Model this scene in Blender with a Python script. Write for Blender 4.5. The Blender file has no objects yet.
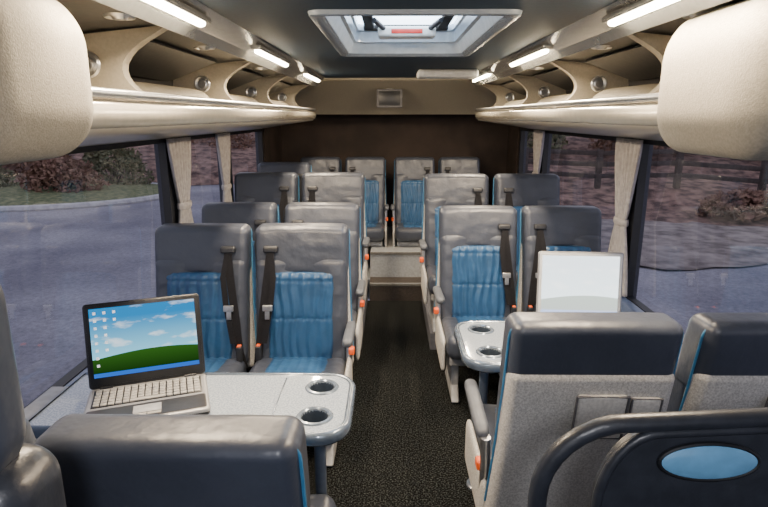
import bpy, bmesh, math, random
from mathutils import Vector, Matrix, noise
random.seed(7)
C = bpy.context.scene.collection
PI = math.pi

# ------------------------------------------------------------------ materials
def mat(name, col, rough=0.5, metal=0.0, nscale=0, var=0.0, bump=0.0, bscale=None, coat=0.0, spec=0.5, col2=None, detail=4, emis=None, estr=0, lo=0.36, hi=0.64):
    m = bpy.data.materials.new(name); m.use_nodes = True
    nt = m.node_tree; b = nt.nodes['Principled BSDF']
    b.inputs['Base Color'].default_value = (*col, 1)
    b.inputs['Roughness'].default_value = rough
    b.inputs['Metallic'].default_value = metal
    b.inputs['Specular IOR Level'].default_value = spec
    b.inputs['Coat Weight'].default_value = coat
    if emis:
        b.inputs['Emission Color'].default_value = (*emis, 1); b.inputs['Emission Strength'].default_value = estr
    tc = nt.nodes.new('ShaderNodeTexCoord')
    if nscale:
        n = nt.nodes.new('ShaderNodeTexNoise'); n.inputs['Scale'].default_value = nscale; n.inputs['Detail'].default_value = detail
        nt.links.new(tc.outputs['Object'], n.inputs['Vector'])
        r = nt.nodes.new('ShaderNodeValToRGB')
        c2 = col2 if col2 else tuple(min(1, c * (1 + var)) for c in col)
        c1 = col if col2 else tuple(c * (1 - var) for c in col)
        r.color_ramp.elements[0].position = lo; r.color_ramp.elements[1].position = hi
        r.color_ramp.elements[0].color = (*c1, 1); r.color_ramp.elements[1].color = (*c2, 1)
        nt.links.new(n.outputs['Fac'], r.inputs['Fac']); nt.links.new(r.outputs['Color'], b.inputs['Base Color'])
    if bump:
        n2 = nt.nodes.new('ShaderNodeTexNoise'); n2.inputs['Scale'].default_value = bscale or 60; n2.inputs['Detail'].default_value = 3
        nt.links.new(tc.outputs['Object'], n2.inputs['Vector'])
        bp = nt.nodes.new('ShaderNodeBump'); bp.inputs['Strength'].default_value = bump; bp.inputs['Distance'].default_value = 0.01
        nt.links.new(n2.outputs['Fac'], bp.inputs['Height']); nt.links.new(bp.outputs['Normal'], b.inputs['Normal'])
    return m

M = {}
M['leather'] = mat('slate_leather', (0.050, 0.059, 0.083), 0.37, nscale=5, var=0.10, bump=0.38, bscale=17, spec=0.55)
M['blue'] = mat('blue_leather', (0.023, 0.082, 0.190), 0.36, nscale=8, var=0.14, bump=0.22, bscale=30, spec=0.5)
M['shell'] = mat('grey_seat_fabric', (0.50, 0.49, 0.47), 0.9, nscale=180, var=0.22, bump=0.3, bscale=300)
M['piping'] = mat('blue_piping', (0.05, 0.20, 0.38), 0.45, nscale=30, var=0.1)
M['plastic'] = mat('black_plastic', (0.02, 0.022, 0.028), 0.45, nscale=40, var=0.1)
M['belt'] = mat('black_webbing', (0.012, 0.012, 0.015), 0.75, nscale=200, var=0.3, bump=0.3, bscale=400, spec=0.2)
M['orange'] = mat('orange_button', (0.85, 0.12, 0.02), 0.4, nscale=30, var=0.05)
M['chrome'] = mat('brushed_metal', (0.6, 0.61, 0.63), 0.28, metal=0.9, nscale=60, var=0.08)
M['base'] = mat('grey_seat_base', (0.36, 0.37, 0.39), 0.5, nscale=30, var=0.12)
M['arm'] = mat('armrest_vinyl', (0.10, 0.11, 0.13), 0.5, nscale=20, var=0.1)
M['pocket'] = mat('pale_pocket', (0.62, 0.60, 0.56), 0.85, nscale=120, var=0.12)
M['edging'] = mat('pocket_edging', (0.10, 0.10, 0.11), 0.7, nscale=60, var=0.12)
M['table'] = mat('pale_grey_tabletop', (0.32, 0.375, 0.45), 0.06, nscale=160, col2=(0.50, 0.565, 0.65), coat=1.0, detail=3, lo=0.42, hi=0.58, spec=0.9)
M['rim'] = mat('grey_rim', (0.14, 0.18, 0.24), 0.22, metal=0.4, nscale=40, var=0.1, coat=0.5)
M['legmat'] = mat('table_leg_blue_grey', (0.06, 0.08, 0.12), 0.3, nscale=40, var=0.1, coat=0.4)
M['tray'] = mat('cup_holder_ring', (0.20, 0.25, 0.32), 0.22, metal=0.4, nscale=60, var=0.1, coat=0.5)
M['well'] = mat('cup_holder_well', (0.045, 0.06, 0.085), 0.3, metal=0.2, nscale=60, var=0.1)
M['beige'] = mat('olive_beige_vinyl', (0.235, 0.21, 0.16), 0.6, nscale=90, var=0.07, bump=0.1, bscale=120)
M['beige_d'] = mat('beige_band', (0.24, 0.215, 0.17), 0.7, nscale=90, var=0.07)
M['housing'] = mat('grey_beige_fabric', (0.27, 0.25, 0.21), 0.9, nscale=140, var=0.10, bump=0.2, bscale=250)
M['bracket'] = mat('olive_bracket', (0.25, 0.225, 0.18), 0.6, nscale=90, var=0.07)
M['beige_l'] = mat('pale_rail', (0.43, 0.39, 0.315), 0.28, nscale=30, var=0.05)
M['railm'] = mat('satin_rail', (0.58, 0.54, 0.45), 0.2, metal=0.5, nscale=30, var=0.05)
M['rackdark'] = mat('rack_dark_carpet', (0.030, 0.029, 0.030), 0.85, nscale=120, var=0.2)
M['ceil'] = mat('ceiling_slate', (0.010, 0.024, 0.045), 0.6, nscale=60, var=0.12, bump=0.05, spec=0.2)
M['silver'] = mat('silver_trim', (0.32, 0.315, 0.30), 0.25, metal=0.6, nscale=50, var=0.06)
M['cove'] = mat('cove_grey', (0.05, 0.05, 0.05), 0.5, nscale=50, var=0.12, spec=0.3)
M['wall'] = mat('wall_grey', (0.12, 0.125, 0.15), 0.7, nscale=80, var=0.12)
M['pillar'] = mat('pillar_grey', (0.07, 0.072, 0.09), 0.6, nscale=60, var=0.12)
M['sill'] = mat('sill_blue_grey', (0.12, 0.16, 0.26), 0.28, nscale=50, var=0.1)
M['gasket'] = mat('window_gasket', (0.015, 0.016, 0.02), 0.5, nscale=50, var=0.1)
M['carpet'] = mat('aisle_carpet', (0.002, 0.0022, 0.0022), 1.0, nscale=130, col2=(0.060, 0.064, 0.062), spec=0.1, detail=4, lo=0.49, hi=0.66)
M['rear'] = mat('rear_brown', (0.032, 0.021, 0.017), 0.8, nscale=4, var=0.3)
M['step'] = mat('step_grey', (0.42, 0.44, 0.46), 0.45, metal=0.2, nscale=60, var=0.12)
M['stepdark'] = mat('step_brown', (0.05, 0.04, 0.035), 0.7, nscale=80, var=0.25)
M['white'] = mat('white_plastic', (0.70, 0.71, 0.71), 0.4, nscale=30, var=0.04)
M['frame'] = mat('hatch_frame', (0.55, 0.62, 0.70), 0.2, metal=0.3, nscale=30, var=0.06)
M['hatchlip'] = mat('hatch_lip', (0.30, 0.35, 0.42), 0.25, metal=0.5, nscale=30, var=0.06)
M['lamp'] = mat('lamp_diffuser', (1, 1, 1), 0.4, nscale=10, var=0.01, emis=(1, 0.84, 0.58), estr=90)
M['curtain'] = mat('curtain_cloth', (0.40, 0.375, 0.365), 0.9, nscale=40, var=0.12, bump=0.2, bscale=120)
M['laptop'] = mat('laptop_silver', (0.34, 0.34, 0.35), 0.35, metal=0.3, nscale=40, var=0.05)
M['lapblack'] = mat('laptop_black', (0.012, 0.013, 0.016), 0.35, nscale=40, var=0.1)
M['palm'] = mat('laptop_dark_palm_rest', (0.040, 0.038, 0.042), 0.3, nscale=40, var=0.1)
M['keys'] = mat('laptop_keys', (0.40, 0.385, 0.36), 0.55, nscale=50, var=0.05)
M['plaque'] = mat('plaque_blue', (0.16, 0.40, 0.66), 0.3, nscale=40, var=0.08, coat=0.4)
M['guard'] = mat('guard_dark', (0.026, 0.030, 0.040), 0.35, nscale=30, var=0.15, bump=0.1, bscale=80)
M['verge'] = mat('leaf_litter', (0.060, 0.032, 0.028), 0.95, nscale=3.2, col2=(0.30, 0.185, 0.145), bump=1.0, bscale=18, detail=14)
M['rough_verge'] = mat('brown_grey_verge', (0.12, 0.095, 0.09), 0.95, nscale=3, col2=(0.30, 0.255, 0.235), bump=0.6, bscale=25, detail=14)
M['grass'] = mat('dull_grass', (0.07, 0.095, 0.04), 0.95, nscale=7, col2=(0.20, 0.21, 0.10), bump=1.0, bscale=40, detail=12)
M['kerb'] = mat('kerb_stone', (0.46, 0.45, 0.46), 0.8, nscale=6, var=0.15)
M['leaf_r'] = mat('leaves_russet', (0.12, 0.05, 0.035), 0.8, nscale=6, col2=(0.30, 0.18, 0.12))
M['leaf_g'] = mat('leaves_olive', (0.06, 0.08, 0.035), 0.8, nscale=6, col2=(0.20, 0.18, 0.10))
M['bark'] = mat('bark', (0.06, 0.05, 0.045), 0.9, nscale=15, var=0.3)
M['timber'] = mat('dark_timber', (0.07, 0.055, 0.05), 0.85, nscale=12, var=0.2)
M['redstrip'] = mat('red_strip', (0.6, 0.04, 0.03), 0.4, nscale=30, var=0.1)

def road_mat():
    m = mat('asphalt', (0.175, 0.168, 0.205), 0.85, nscale=0.45, col2=(0.31, 0.30, 0.335), detail=10, spec=0.2)
    nt = m.node_tree; b = nt.nodes['Principled BSDF']; N = nt.nodes.new; L = nt.links.new
    tc = N('ShaderNodeTexCoord'); base = b.inputs['Base Color'].links[0].from_socket
    sp = N('ShaderNodeTexNoise'); sp.inputs['Scale'].default_value = 16; sp.inputs['Detail'].default_value = 12; sp.inputs['Roughness'].default_value = 0.8; L(tc.outputs['Object'], sp.inputs['Vector'])
    r = N('ShaderNodeValToRGB'); r.color_ramp.elements[0].position = 0.35; r.color_ramp.elements[0].color = (0.62, 0.62, 0.62, 1)
    r.color_ramp.elements[1].position = 0.68; r.color_ramp.elements[1].color = (1.3, 1.3, 1.3, 1); L(sp.outputs['Fac'], r.inputs['Fac'])
    mx = N('ShaderNodeMixRGB'); mx.blend_type = 'MULTIPLY'; mx.inputs[0].default_value = 1; L(base, mx.inputs[1]); L(r.outputs[0], mx.inputs[2])
    L(mx.outputs[0], b.inputs['Base Color'])
    return m
M['road'] = road_mat()

def glass_mat():
    m = bpy.data.materials.new('window_glass'); m.use_nodes = True
    nt = m.node_tree; nt.nodes.clear()
    o = nt.nodes.new('ShaderNodeOutputMaterial'); mx = nt.nodes.new('ShaderNodeMixShader')
    t = nt.nodes.new('ShaderNodeBsdfTransparent'); t.inputs['Color'].default_value = (0.84, 0.83, 0.90, 1)
    g = nt.nodes.new('ShaderNodeBsdfGlossy'); g.inputs['Roughness'].default_value = 0.03
    mx.inputs[0].default_value = 0.16
    nt.links.new(t.outputs[0], mx.inputs[1]); nt.links.new(g.outputs[0], mx.inputs[2])
    nt.links.new(mx.outputs[0], o.inputs[0]); return m
M['glass'] = glass_mat()
M['hatch'] = mat('hatch_glass_sky_glow', (0.7, 0.78, 0.85), 0.15, nscale=3, var=0.05, emis=(0.72, 0.86, 1.0), estr=7)  # bright sky above the hatch put into the pane as its own glow

def screen_mat(name, glare, strength, hill):
    m = bpy.data.materials.new(name); m.use_nodes = True
    nt = m.node_tree; nt.nodes.clear(); N = nt.nodes.new; L = nt.links.new
    o = N('ShaderNodeOutputMaterial'); e = N('ShaderNodeEmission'); e.inputs['Strength'].default_value = strength
    tc = N('ShaderNodeTexCoord'); sp = N('ShaderNodeSeparateXYZ'); L(tc.outputs['Generated'], sp.inputs[0])
    sky = N('ShaderNodeValToRGB'); L(sp.outputs['Z'], sky.inputs['Fac'])
    sky.color_ramp.elements[0].position = 0.25; sky.color_ramp.elements[0].color = (0.25, 0.66, 0.85, 1)
    sky.color_ramp.elements[1].position = 0.85; sky.color_ramp.elements[1].color = (0.01, 0.20, 0.48, 1)
    mp = N('ShaderNodeMapping'); mp.inputs['Scale'].default_value = (2.2, 1, 4.5); L(tc.outputs['Generated'], mp.inputs[0])
    nz = N('ShaderNodeTexNoise'); nz.inputs['Scale'].default_value = 1.5; nz.inputs['Detail'].default_value = 6; L(mp.outputs[0], nz.inputs['Vector'])
    cr = N('ShaderNodeValToRGB'); cr.color_ramp.elements[0].position = 0.54; cr.color_ramp.elements[1].position = 0.72; L(nz.outputs['Fac'], cr.inputs['Fac'])
    mc = N('ShaderNodeMixRGB'); mc.inputs[2].default_value = (0.92, 0.96, 1, 1); L(cr.outputs[0], mc.inputs[0]); L(sky.outputs[0], mc.inputs[1])
    s = N('ShaderNodeMath'); s.operation = 'MULTIPLY'; s.inputs[1].default_value = 2.6; L(sp.outputs['X'], s.inputs[0])
    s2 = N('ShaderNodeMath'); s2.operation = 'SINE'; L(s.outputs[0], s2.inputs[0])
    s3 = N('ShaderNodeMath'); s3.operation = 'MULTIPLY_ADD'; s3.inputs[1].default_value = 0.08; s3.inputs[2].default_value = hill; L(s2.outputs[0], s3.inputs[0])
    lt = N('ShaderNodeMath'); lt.operation = 'LESS_THAN'; L(sp.outputs['Z'], lt.inputs[0]); L(s3.outputs[0], lt.inputs[1])
    gr = N('ShaderNodeValToRGB'); gr.color_ramp.elements[0].color = (0.003, 0.02, 0.003, 1); gr.color_ramp.elements[1].color = (0.025, 0.10, 0.012, 1)
    gr.color_ramp.elements[1].position = 0.40; L(sp.outputs['Z'], gr.inputs['Fac'])
    mh = N('ShaderNodeMixRGB'); L(lt.outputs[0], mh.inputs[0]); L(mc.outputs[0], mh.inputs[1]); L(gr.outputs[0], mh.inputs[2])
    tb = N('ShaderNodeMath'); tb.operation = 'LESS_THAN'; tb.inputs[1].default_value = 0.06; L(sp.outputs['Z'], tb.inputs[0])
    mt = N('ShaderNodeMixRGB'); mt.inputs[2].default_value = (0.02, 0.12, 0.55, 1); L(tb.outputs[0], mt.inputs[0]); L(mh.outputs[0], mt.inputs[1])
    if glare > 0:   # screen glare painted into the picture as a pale veil, weaker on the hill
        ws = N('ShaderNodeMixRGB'); ws.inputs[2].default_value = (0.93, 0.98, 0.97, 1); L(mt.outputs[0], ws.inputs[1])
        wf = N('ShaderNodeMath'); wf.operation = 'MULTIPLY_ADD'; wf.inputs[1].default_value = -0.40; wf.inputs[2].default_value = glare; L(lt.outputs[0], wf.inputs[0]); L(wf.outputs[0], ws.inputs[0])
        L(ws.outputs[0], e.inputs['Color'])
    else: L(mt.outputs[0], e.inputs['Color'])
    L(e.outputs[0], o.inputs[0]); return m
M['screen'] = screen_mat('screen_picture', 0.0, 1.5, 0.26)
M['screen2'] = screen_mat('screen_picture_glare', 0.80, 3.0, 0.24)
M['icon'] = mat('icon_white', (0.9, 0.9, 0.9), 0.5, nscale=200, var=0.2, emis=(0.8, 0.85, 0.95), estr=0.8)

# ------------------------------------------------------------------ mesh helpers
def BM(): return bmesh.new()
def obj(name, bm, m, parent=None, smooth=True, angle=40):
    bmesh.ops.recalc_face_normals(bm, faces=bm.faces[:])
    me = bpy.data.meshes.new(name); bm.to_mesh(me); bm.free()
    me.materials.append(M[m] if isinstance(m, str) else m)
    if smooth:
        for p in me.polygons: p.use_smooth = True
        me.set_sharp_from_angle(angle=math.radians(angle))
    o = bpy.data.objects.new(name, me); C.objects.link(o)
    if parent: o.parent = parent
    return o
def tag(o, label, cat, group=None, kind=None):
    o['label'] = label; o['category'] = cat
    if group: o['group'] = group
    if kind: o['kind'] = kind
    return o
def thing(name, label, cat, loc=(0, 0, 0), rz=0, group=None):
    o = bpy.data.objects.new(name, None); o.empty_display_size = 0.1; C.objects.link(o)
    o.location = loc; o.rotation_euler = (0, 0, rz)
    return tag(o, label, cat, group)
def struct(name, bm, m, parent=None, smooth=False, label=None):
    o = obj(name, bm, m, parent, smooth)
    if not parent:
        o['kind'] = 'structure'
        if label: o['label'] = label
    return o
def dup(root, loc, rz, label, group=None, sc=None):
    r = root.copy(); C.objects.link(r); r.location = loc; r.rotation_euler = (0, 0, rz); r['label'] = label
    if group: r['group'] = group
    if sc: r.scale = sc
    for ch in list(root.children):
        c = ch.copy(); C.objects.link(c); c.parent = r
        for g in ch.children:
            d = g.copy(); C.objects.link(d); d.parent = c
    return r
def box(bm, x0, x1, y0, y1, z0, z1):
    v = [bm.verts.new(p) for p in ((x0,y0,z0),(x1,y0,z0),(x1,y1,z0),(x0,y1,z0),(x0,y0,z1),(x1,y0,z1),(x1,y1,z1),(x0,y1,z1))]
    for f in ((0,3,2,1),(4,5,6,7),(0,1,5,4),(1,2,6,5),(2,3,7,6),(3,0,4,7)): bm.faces.new([v[i] for i in f])
def rbox(bm, c, s, r, nr=4, nm=3, fn=None):
    if not isinstance(r, (tuple, list)): r = (r, r, r)
    h = [a / 2 for a in s]; r = [min(r[i], h[i] * 0.999) for i in range(3)]
    if not isinstance(nm, (tuple, list)): nm = (nm, nm, nm)
    ax = []
    for i in range(3):
        t = [r[i] * math.tan(k * PI / 4 / nr) for k in range(nr + 1)]
        a = h[i] - r[i]
        pos = [a + q for q in t]
        mid = [-a + 2 * a * k / nm[i] for k in range(1, nm[i])] if a > 1e-4 else []
        ax.append([-q for q in reversed(pos)] + mid + pos)
        if a <= 1e-4: ax[-1] = [-q for q in reversed(pos)] + pos[1:]
    cache = {}
    def V(p):
        k = tuple(round(q, 5) for q in p)
        if k in cache: return cache[k]
        inner = [max(-(h[i] - r[i]), min(h[i] - r[i], p[i])) for i in range(3)]
        e = Vector([(p[i] - inner[i]) / r[i] for i in range(3)])
        if e.length > 1e-9: e.normalize()
        q = [inner[i] + r[i] * e[i] + c[i] for i in range(3)]
        if fn: q = fn(*q)
        cache[k] = bm.verts.new(q); return cache[k]
    for a in range(3):
        b_, c_ = (a + 1) % 3, (a + 2) % 3
        for sgn in (-1, 1):
            for i in range(len(ax[b_]) - 1):
                for j in range(len(ax[c_]) - 1):
                    vs = []
                    for (ii, jj) in ((i, j), (i + 1, j), (i + 1, j + 1), (i, j + 1)):
                        p = [0, 0, 0]; p[a] = sgn * h[a]; p[b_] = ax[b_][ii]; p[c_] = ax[c_][jj]; vs.append(V(p))
                    if len(set(vs)) < 3: continue
                    if sgn < 0: vs.reverse()
                    try: bm.faces.new(list(dict.fromkeys(vs)))
                    except ValueError: pass
def tube(bm, pts, r, seg=10, closed=False, flat=None):
    pts = [Vector(p) for p in pts]; n = len(pts); rings = []
    prev = None
    for i, p in enumerate(pts):
        if closed: t = pts[(i + 1) % n] - pts[i - 1]
        else: t = pts[min(i + 1, n - 1)] - pts[max(i - 1, 0)]
        t.normalize()
        if prev is None:
            a = Vector((1, 0, 0)) if abs(t.x) < 0.9 else Vector((0, 1, 0))
            u = (a - t * a.dot(t)).normalized()
        else:
            u = (prev - t * prev.dot(t)).normalized()
        prev = u; w = t.cross(u)
        rr = r[i] if isinstance(r, (list, tuple)) else r
        ru, rw = (rr, rr) if flat is None else (flat[0], flat[1])
        rings.append([bm.verts.new(p + u * ru * math.cos(2 * PI * k / seg) + w * rw * math.sin(2 * PI * k / seg)) for k in range(seg)])
    m = n if closed else n - 1
    for i in range(m):
        A, B = rings[i], rings[(i + 1) % n]
        for k in range(seg): bm.faces.new((A[k], A[(k + 1) % seg], B[(k + 1) % seg], B[k]))
    if not closed:
        bm.faces.new(rings[0][::-1]); bm.faces.new(rings[-1])
def lathe(bm, prof, c, seg=24):
    rings = []
    for (r, z) in prof:
        rings.append([bm.verts.new((c[0] + r * math.cos(2 * PI * k / seg), c[1] + r * math.sin(2 * PI * k / seg), c[2] + z)) for k in range(seg)])
    for i in range(len(rings) - 1):
        for k in range(seg): bm.faces.new((rings[i][k], rings[i][(k + 1) % seg], rings[i + 1][(k + 1) % seg], rings[i + 1][k]))
    if prof[0][0] > 0.0005: bm.faces.new(rings[0][::-1])
    return rings
def extrude_y(bm, prof, y0, y1, closed=True):
    A = [bm.verts.new((x, y0, z)) for x, z in prof]; B = [bm.verts.new((x, y1, z)) for x, z in prof]
    n = len(prof)
    for i in range(n if closed else n - 1): bm.faces.new((A[i], A[(i + 1) % n], B[(i + 1) % n], B[i]))
    if closed: bm.faces.new(A[::-1]); bm.faces.new(B)

# ------------------------------------------------------------------ seats  (local: faces -y, headrest front near y=0)
K = 0.185
def rec(x, y, z): return (x, y + K * (z - 1.07), z)
def gather(x, z):
    """vertical gathers of soft leather, 0..1"""
    n1 = noise.noise(Vector((x * 6, z * 5, 1)))
    a = 0.5 + 0.5 * math.sin(x * 135 + 4.0 * n1)
    b = noise.noise(Vector((x * 55, z * 11, 5)))
    return a * 0.8 + 0.32 * b
def make_seat(label, belt, arm, group):
    t = thing('coach_seat', label, 'seat', group=group)
    bm = BM()
    def f(x, y, z):
        if y < 0:
            y += 0.014 * math.cos(min(abs(x) / 0.17, 1) * PI)
            y += 0.005 * noise.noise(Vector((x * 14, 0, z * 30)))
        return rec(x, y, z)
    rbox(bm, (0, -0.005, 0.635), (0.474, 0.110, 0.58), (0.040, 0.045, 0.05), nm=(14, 2, 26), fn=f); obj('backrest', bm, 'leather', t)
    bm = BM()
    def fh(x, y, z):
        yy = y + 0.008 * (abs(x) / 0.23) ** 2 * (-1 if y < 0 else 0)
        if y < 0 and z < 1.02: yy += 0.004 * math.sin(max(0, min(1, (z - 0.82) / 0.23)) * PI) * -1
        if y < 0: yy += 0.004 * noise.noise(Vector((x * 12, 3, z * 26)))
        zz = z - 0.003 * (abs(x) / 0.235) ** 2
        return rec(x, yy, zz)
    rbox(bm, (0, 0.014, 0.948), (0.480, 0.135, 0.249), (0.036, 0.045, 0.034), nr=5, nm=(14, 3, 10), fn=fh); obj('headrest', bm, 'leather', t)
    bm = BM()
    def pl(x, y, z):
        w = 1 + 0.10 * (z - 0.6)
        if y < -0.05:
            zz = (z - 0.425) / 0.19
            seam = abs(zz - round(zz)) * 2
            s = min(1, seam * 9)
            y -= 0.004 * s + 0.010 * gather(x, z) - 0.003
        return rec(x * w, y, z)
    rbox(bm, (0, -0.055, 0.615), (0.335, 0.05, 0.455), (0.03, 0.022, 0.03), nm=(72, 1, 48), fn=pl); obj('backrest_insert', bm, 'blue', t, angle=85)
    bm = BM()
    def fs(x, y, z):
        w = 1 + 0.10 * max(0, (0.75 - z) / 0.4)
        return rec(x * w, y, z)
    rbox(bm, (0, 0.05, 0.62), (0.479, 0.085, 0.60), (0.03, 0.04, 0.03), nm=(4, 1, 6), fn=fs); sh = obj('back_shell', bm, 'shell', t)
    bm = BM()
    pts = [(-0.242, 0.045, 0.40), (-0.242, 0.045, 0.6), (-0.243, 0.048, 0.85)]
    pts += [(-0.198 + 0.043 * math.cos(a), 0.048, 1.018 + 0.040 * math.sin(a)) for a in [PI - k * PI / 12 for k in range(0, 7)]]
    pts += [(-p[0], p[1], p[2]) for p in reversed(pts)]
    pts = [rec(p[0] * (1 + 0.10 * max(0, (0.75 - p[2]) / 0.4)), p[1], p[2] + (0.004 if p[2] > 1.02 else 0)) for p in pts]
    tube(bm, pts, 0.0038, 8); obj('piping', bm, 'piping', t)
    bm = BM(); rbox(bm, (-0.03, 0.098, 0.775), (0.14, 0.02, 0.15), 0.008, fn=rec); pk = obj('back_pocket', bm, 'pocket', t)
    bm = BM()
    P = [(-0.103, 0.105, 0.702), (0.043, 0.105, 0.702), (0.043, 0.105, 0.848), (-0.103, 0.105, 0.848)]
    tube(bm, [rec(*p) for p in P], 0.005, 6, closed=True)
    obj('pocket_edging', bm, 'edging', pk)
    bm = BM(); rbox(bm, (-0.155, 0.098, 0.785), (0.085, 0.02, 0.115), 0.01, fn=rec); th = obj('ticket_holder', bm, 'pocket', t)
    bm = BM(); P = [(-0.197, 0.105, 0.728), (-0.113, 0.105, 0.728), (-0.113, 0.105, 0.842), (-0.197, 0.105, 0.842)]
    tube(bm, [rec(*p) for p in P], 0.004, 6, closed=True); obj('holder_edging', bm, 'edging', th)
    bm = BM()
    rbox(bm, (0, -0.40, 0.360), (0.47, 0.50, 0.14), (0.05, 0.06, 0.055), nm=(6, 4, 2), fn=lambda x, y, z: (x, y, z - 0.1 * (y + 0.4) + (0.012 * (abs(x) / 0.235) ** 3 if z > 0.37 else 0))); obj('seat_cushion', bm, 'leather', t)
    bm = BM()
    def fc(x, y, z):
        if z > 0.42:
            zz = (y + 0.4) / 0.17; s = min(1, abs(zz - round(zz)) * 12)
            z += 0.003 * s + 0.006 * gather(x, y) - 0.004
        return (x, y, z - 0.1 * (y + 0.4))
    rbox(bm, (0, -0.38, 0.417), (0.30, 0.44, 0.04), (0.03, 0.03, 0.018), nm=(60, 30, 1), fn=fc); obj('cushion_insert', bm, 'blue', t, angle=85)
    bm = BM(); rbox(bm, (0, -0.36, 0.275), (0.43, 0.40, 0.05), 0.015)
    obj('seat_frame', bm, 'base', t)
    for s in (-1, 1):
        bm = BM(); rbox(bm, (s * 0.17, -0.34, 0.13), (0.045, 0.26, 0.24), 0.012, fn=lambda x, y, z: (x, y + (0.07 if z < 0.05 else 0) * (1 if y > -0.34 else -1), z))
        obj('leg', bm, 'base', t)
    if arm:
        bm = BM(); rbox(bm, (arm * 0.262, -0.33, 0.60), (0.05, 0.34, 0.045), (0.02, 0.04, 0.02), fn=lambda x, y, z: (x, y, z - 0.08 * (y + 0.33))); ar = obj('armrest', bm, 'arm', t)
        bm = BM(); tube(bm, [(arm * 0.255, -0.16, 0.58), (arm * 0.25, -0.17, 0.48), (arm * 0.245, -0.2, 0.34)], 0.018, 10); obj('arm_bracket', bm, 'chrome', ar)
        bm = BM(); rbox(bm, (arm * 0.249, -0.36, 0.32), (0.028, 0.44, 0.20), (0.012, 0.05, 0.04)); obj('side_panel', bm, 'shell', t)
        bm = BM(); rbox(bm, (arm * 0.262, -0.20, 0.455), (0.03, 0.045, 0.035), 0.008)
        obj('recline_button', bm, 'orange', t)
    if belt:
        b = belt
        def ribbon(path, w=0.020):
            bm = BM(); rows = []
            for (x, y, z) in path:
                rows.append([bm.verts.new((x - w, y, z)), bm.verts.new((x + w, y, z)), bm.verts.new((x + w, y + 0.003, z)), bm.verts.new((x - w, y + 0.003, z))])
            for A, B in zip(rows, rows[1:]):
                for k in range(4): bm.faces.new((A[k], A[(k + 1) % 4], B[(k + 1) % 4], B[k]))
            bm.faces.new(rows[0][::-1]); bm.faces.new(rows[-1]); return bm
        path = [rec(b * 0.150, -0.083, 0.955), rec(b * 0.156, -0.094, 0.90), rec(b * 0.164, -0.100, 0.83), rec(b * 0.178, -0.102, 0.72), rec(b * 0.194, -0.102, 0.60), rec(b * 0.207, -0.105, 0.47), (b * 0.225, -0.20, 0.36)]
        sb = obj('seat_belt', ribbon(path), 'belt', t, angle=30)
        path = [rec(b * 0.150, -0.086, 0.95), rec(b * 0.132, -0.112, 0.83), rec(b * 0.145, -0.114, 0.70), rec(b * 0.180, -0.114, 0.50)]
        sb2 = obj('belt_strap', ribbon(path, 0.014), 'belt', sb, angle=30)
        bm = BM(); rbox(bm, (b * 0.150, -0.078, 0.962), (0.075, 0.034, 0.032), 0.01, fn=rec); obj('belt_guide', bm, 'plastic', t)
        bm = BM(); rbox(bm, (b * 0.160, -0.120, 0.680), (0.05, 0.014, 0.030), 0.004, fn=rec); rbox(bm, (b * 0.162, -0.120, 0.648), (0.024, 0.005, 0.05), 0.0018, nr=2, fn=rec)
        obj('belt_tongue', bm, 'chrome', t)
        bm = BM(); rbox(bm, (b * 0.21, -0.22, 0.45), (0.03, 0.04, 0.08), 0.007); bk = obj('belt_buckle', bm, 'plastic', t)
        bm = BM(); rbox(bm, (b * 0.21, -0.22, 0.491), (0.02, 0.026, 0.008), 0.003); obj('release_button', bm, 'orange', bk)
    return t

G1 = 'blue and slate coach seats facing the front'
G2 = 'coach seats turned with their backs to the front'
protoLA = make_seat('', -1, 1, G1); protoLW = make_seat('', 1, 0, G1)
protoRA = make_seat('', 1, -1, G1); protoRW = make_seat('', -1, 0, G1)
used = set()
def place(proto, x, y, z, rz, label, group=G1, sc=None):
    if proto not in used:
        used.add(proto); proto.location = (x, y, z); proto.rotation_euler = (0, 0, rz); proto['label'] = label; proto['group'] = group
        if sc: proto.scale = sc
        return proto
    return dup(proto, (x, y, z), rz, label, group, sc)
place(protoLA, -0.505, 2.86, 0, 0, 'blue and slate aisle seat directly behind the table with the open wallpaper laptop')
place(protoLW, -1.020, 2.85, 0, 0, 'blue and slate window seat directly behind the open laptop with the blue screen')
place(protoLA, -0.487, 3.60, 0, 0, 'aisle seat in second row behind the laptop table, left of the aisle')
place(protoLW, -1.025, 3.60, 0, 0, 'window seat in second row behind the laptop table, beside the left curtain')
place(protoLA, -0.485, 4.32, 0.125, 0, 'raised aisle seat in third row left of the aisle')
place(protoLW, -1.00, 4.32, 0.125, 0, 'raised window seat in third row left of the aisle')
place(protoLW, -1.02, 5.18, 0.135, 0, 'single window seat in fourth row on the left, before the rear row')
place(protoRA, 0.500, 3.47, 0, 0, 'aisle seat facing the pale laptop, right of the aisle')
place(protoRW, 1.020, 3.47, 0, 0, 'window seat facing the pale laptop, beside the right curtain')
place(protoRA, 0.450, 4.24, 0.125, 0, 'pale sided aisle seat right of the aisle, one row behind the pale laptop seats')
place(protoRW, 0.980, 4.24, 0.125, 0, 'window seat right of the aisle, one row before the rear row')
RZ = 0.135; RS = (0.86, 1, 1)
place(protoLA, -0.305, 5.87, RZ, 0, 'rear row seat just left of the aisle on the raised step', sc=RS)
place(protoLW, -0.77, 5.87, RZ, 0, 'rear row seat second left of the aisle, leftmost of the back row', sc=RS)
place(protoRA, 0.205, 5.87, RZ, 0, 'rear row seat just right of the aisle on the raised step', sc=RS)
place(protoRW, 0.67, 5.87, RZ, 0, 'rear row seat rightmost of the back row', sc=RS)
place(protoLW, -0.45, 0.925, 0, PI, 'slate leather headrest seat seen from behind in front of the open wallpaper laptop', G2)
place(protoRW, -0.985, 0.925, 0, PI, 'seat seen from behind beside the left window, in the near left corner', G2)
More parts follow.
